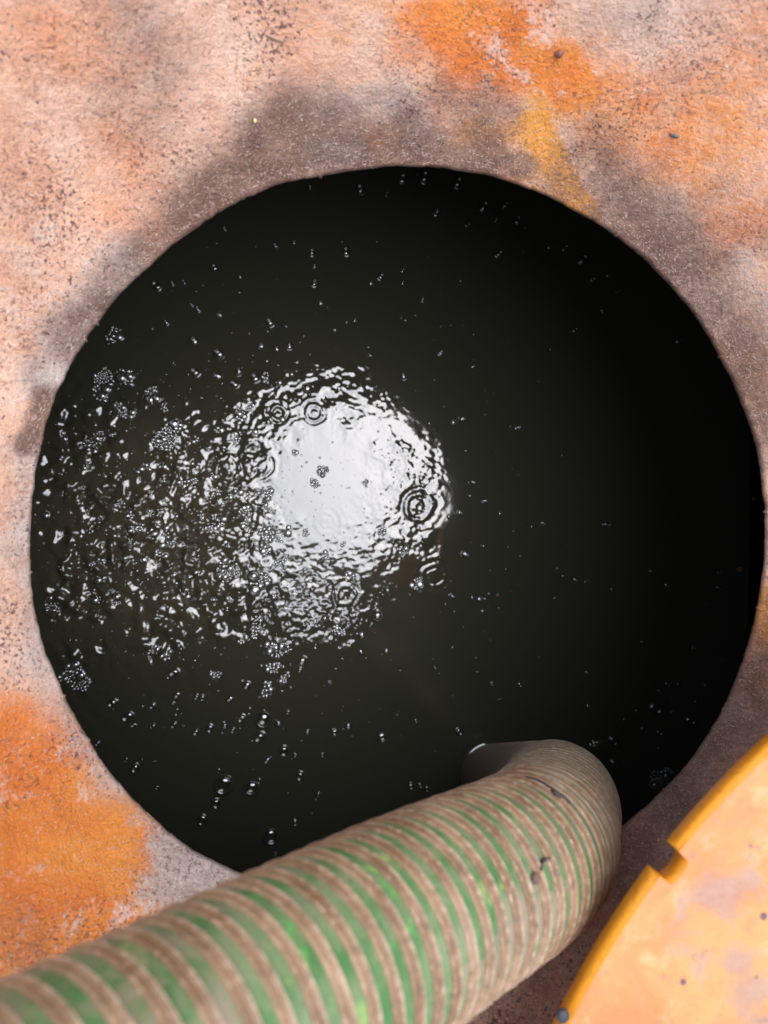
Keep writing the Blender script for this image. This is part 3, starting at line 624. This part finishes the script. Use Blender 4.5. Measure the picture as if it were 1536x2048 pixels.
def scatter(name, n, mat, lw, label, weight, seed):
    r = random.Random(seed); vs_, fs_ = [], []; c = 0
    while c < n:
        a = r.uniform(0, 2*math.pi); rr = R0+.002+r.random()**1.4*.13
        i = int(a/(2*math.pi)*NA) % NA; j = int(np.argmin(np.abs(rs-rr)))
        if r.random() > weight(dirt_shade[i, j], orange[i, j], rr): continue
        p = np.array([X[i, j], Y[i, j], Z[i, j]])
        dz = (np.interp(rr+.002, PR, PZ)-np.interp(rr-.002, PR, PZ))/.004
        nn = np.array([-math.cos(a)*dz, -math.sin(a)*dz, 1.0]); nn /= np.linalg.norm(nn)
        p = p+np.array([-math.sin(a), math.cos(a), 0])*r.uniform(-.0008, .0008)
        L = r.uniform(*lw[0]); v, f = sliver(p, nn, L, r.uniform(*lw[1]), a+r.gauss(0, .7)+(0 if r.random() < .7 else 1.5), r.uniform(-.5, .5), L*r.uniform(0, .25))
        o = len(vs_); vs_ += v; fs_ += [tuple(q+o for q in ff) for ff in f]; c += 1
    ob = link(name, fastmesh(name, np.array(vs_), np.array(fs_), mats=[mat]), tank); ob['kind'] = 'stuff'; ob['label'] = label
scatter('lint', 4600, mat_plain('pale_lint', (.58, .46, .40), .5), ((.0008, .0036), (.00012, .00042)), 'pale fibres and shavings stuck to the weathered plastic', lambda d, o, r: .25+.75*d if o < .6 else .08, 3)
scatter('grit', 1300, mat_plain('dark_grit', (.07, .045, .04), .8), ((.0005, .0016), (.0003, .0008)), 'dark grit stuck to the weathered plastic', lambda d, o, r: .5 if o < .5 else .25, 4)
scatter('burr', 700, mat_plain('plastic_burr', (.40, .27, .22), .6), ((.0015, .0040), (.0003, .0007)), 'ragged plastic burrs along the cut edge', lambda d, o, r: 1.0 if r < R0+.006 else 0.0, 5)

def tube_mesh(name, pts, radii, mat, ns=8):
    pts = np.array(pts, float); T_ = np.gradient(pts, axis=0); T_ /= np.linalg.norm(T_, axis=1)[:, None]
    up = np.array([.31, .22, .92]); vs_ = []
    for p, t_, r in zip(pts, T_, radii):
        a = np.cross(t_, up); a /= np.linalg.norm(a); b = np.cross(t_, a)
        vs_ += [p+r*(math.cos(q)*a+math.sin(q)*b) for q in np.linspace(0, 2*math.pi, ns, endpoint=False)]
    n = len(pts); fs_ = [(i*ns+j, i*ns+(j+1) % ns, (i+1)*ns+(j+1) % ns, (i+1)*ns+j) for i in range(n-1) for j in range(ns)]
    vs_ += [pts[0], pts[-1]]; b0 = n*ns
    me = bpy.data.meshes.new(name); me.from_pydata([tuple(v) for v in vs_], [], fs_+[(b0, (j+1) % ns, j) for j in range(ns)]+[(b0+1, (n-1)*ns+j, (n-1)*ns+(j+1) % ns) for j in range(ns)])
    for p_ in me.polygons: p_.use_smooth = True
    me.materials.append(mat); return me
def debris(name, pix, radii, mat, label, cat_, bvh, sub=4):
    P_ = []
    for (a, b) in pix:
        h, n_ = hit(a, b, bvh)
        if bvh is hose_bvh:
            h2, _ = hit(a, b, tube_bvh)
            if h2 is not None:
                v = Vector(CAMP)-h2; v.normalize(); h2 = h2+v*.0016
                h = h2 if h is None or (h-h2).length > .006 else h
        if h is None: return
        v = Vector(CAMP)-h; v.normalize(); P_.append(np.array(h)+np.array(v)*max(radii)*.7)
    P_ = catmull(np.array(P_), sub); rr = np.interp(np.linspace(0, 1, len(P_)), np.linspace(0, 1, len(radii)), radii)
    c = P_[len(P_)//2].copy(); o = link(name, tube_mesh(name, P_-c, rr, mat)); o.location = c; tag(o, label, cat_); return o
BARK = mat_plain('dark_bark', (.045, .028, .025), .7)
debris('twig', [(1052, 1553), (1075, 1562), (1097, 1573), (1110, 1585), (1125, 1596), (1140, 1606)], [.0004, .0013, .0006, .0015, .0019, .0006], BARK, 'thin dark twig lying across the ribs near the hose bend', 'twig', hose_bvh)
debris('stem', [(1101, 1717), (1090, 1718), (1083, 1727), (1083, 1740)], [.0005, .0009, .0009, .0006], BARK, 'tiny bent dark stem stuck on the side of the hose', 'stem', hose_bvh)
debris('seed_husk', [(1072, 1746), (1071, 1756), (1074, 1768)], [.0012, .0027, .0014], mat_plain('brown_husk', (.16, .09, .06), .5), 'small brown husk stuck on the hose below the bent stem', 'husk', hose_bvh)
debris('twig', [(534, 70), (550, 76), (566, 83)], [.0008, .0013, .0007], mat_plain('pale_wood', (.42, .25, .17), .6), 'short pale twig lying on the pink plastic above the hole', 'twig', neck_bvh)
debris('seed', [(507, 242), (510, 242), (513, 243)], [.0007, .0016, .0007], mat_plain('yellow_seed', (.75, .70, .32), .5), 'pale yellow seed on the dark stain above the hole', 'seed', neck_bvh)
debris('paint_flake', [(1340, 268), (1350, 272), (1358, 274)], [.0006, .0012, .0006], mat_plain('blue_grey', (.10, .105, .115), .5), 'blue grey flake on the orange plastic at upper right', 'flake', neck_bvh)
debris('plastic_chip', [(1110, 105), (1118, 108), (1126, 103)], [.0010, .0026, .0012], mat_plain('red_chip', (.22, .08, .05), .5), 'dark red chip beside the bright orange patch at top', 'chip', neck_bvh)
def leaf(px, py, sx, sy, rot, label):
    p = wp(px, py); q = [(math.cos(a)*(1+.2*math.sin(3*a)), math.sin(a)*(.8+.15*math.cos(2*a))) for a in np.linspace(0, 2*math.pi, 12, endpoint=False)]
    vs_ = [(x*sx*KP, y*sy*KP, .0002) for x, y in q]+[(0, 0, .0012)]+[(x*sx*KP, y*sy*KP, -.0006) for x, y in q]
    fs_ = [(i, (i+1) % 12, 12) for i in range(12)]+[(i, i+13, (i+1) % 12+13, (i+1) % 12) for i in range(12)]
    me = bpy.data.meshes.new('leaf_scrap'); me.from_pydata(vs_, [], fs_); me.materials.append(LEAF)
    o = link('leaf_scrap', me); o.location = (p[0], p[1], wz(p[0], p[1])+.0003); o.rotation_euler = (0, 0, rot); tag(o, label, 'leaf')
LEAF = mat_plain('brown_leaf', (.42, .19, .09), .6)
leaf(1480, 1139, 6, 8, .3, 'brown leaf scrap floating by the right rim of the hole')
leaf(995, 1190, 3, 3, .9, 'tiny orange leaf scrap floating in the middle of the dark water')
leaf(1507, 998, 4, 4, .5, 'small brown leaf scrap at the far right edge of the water')
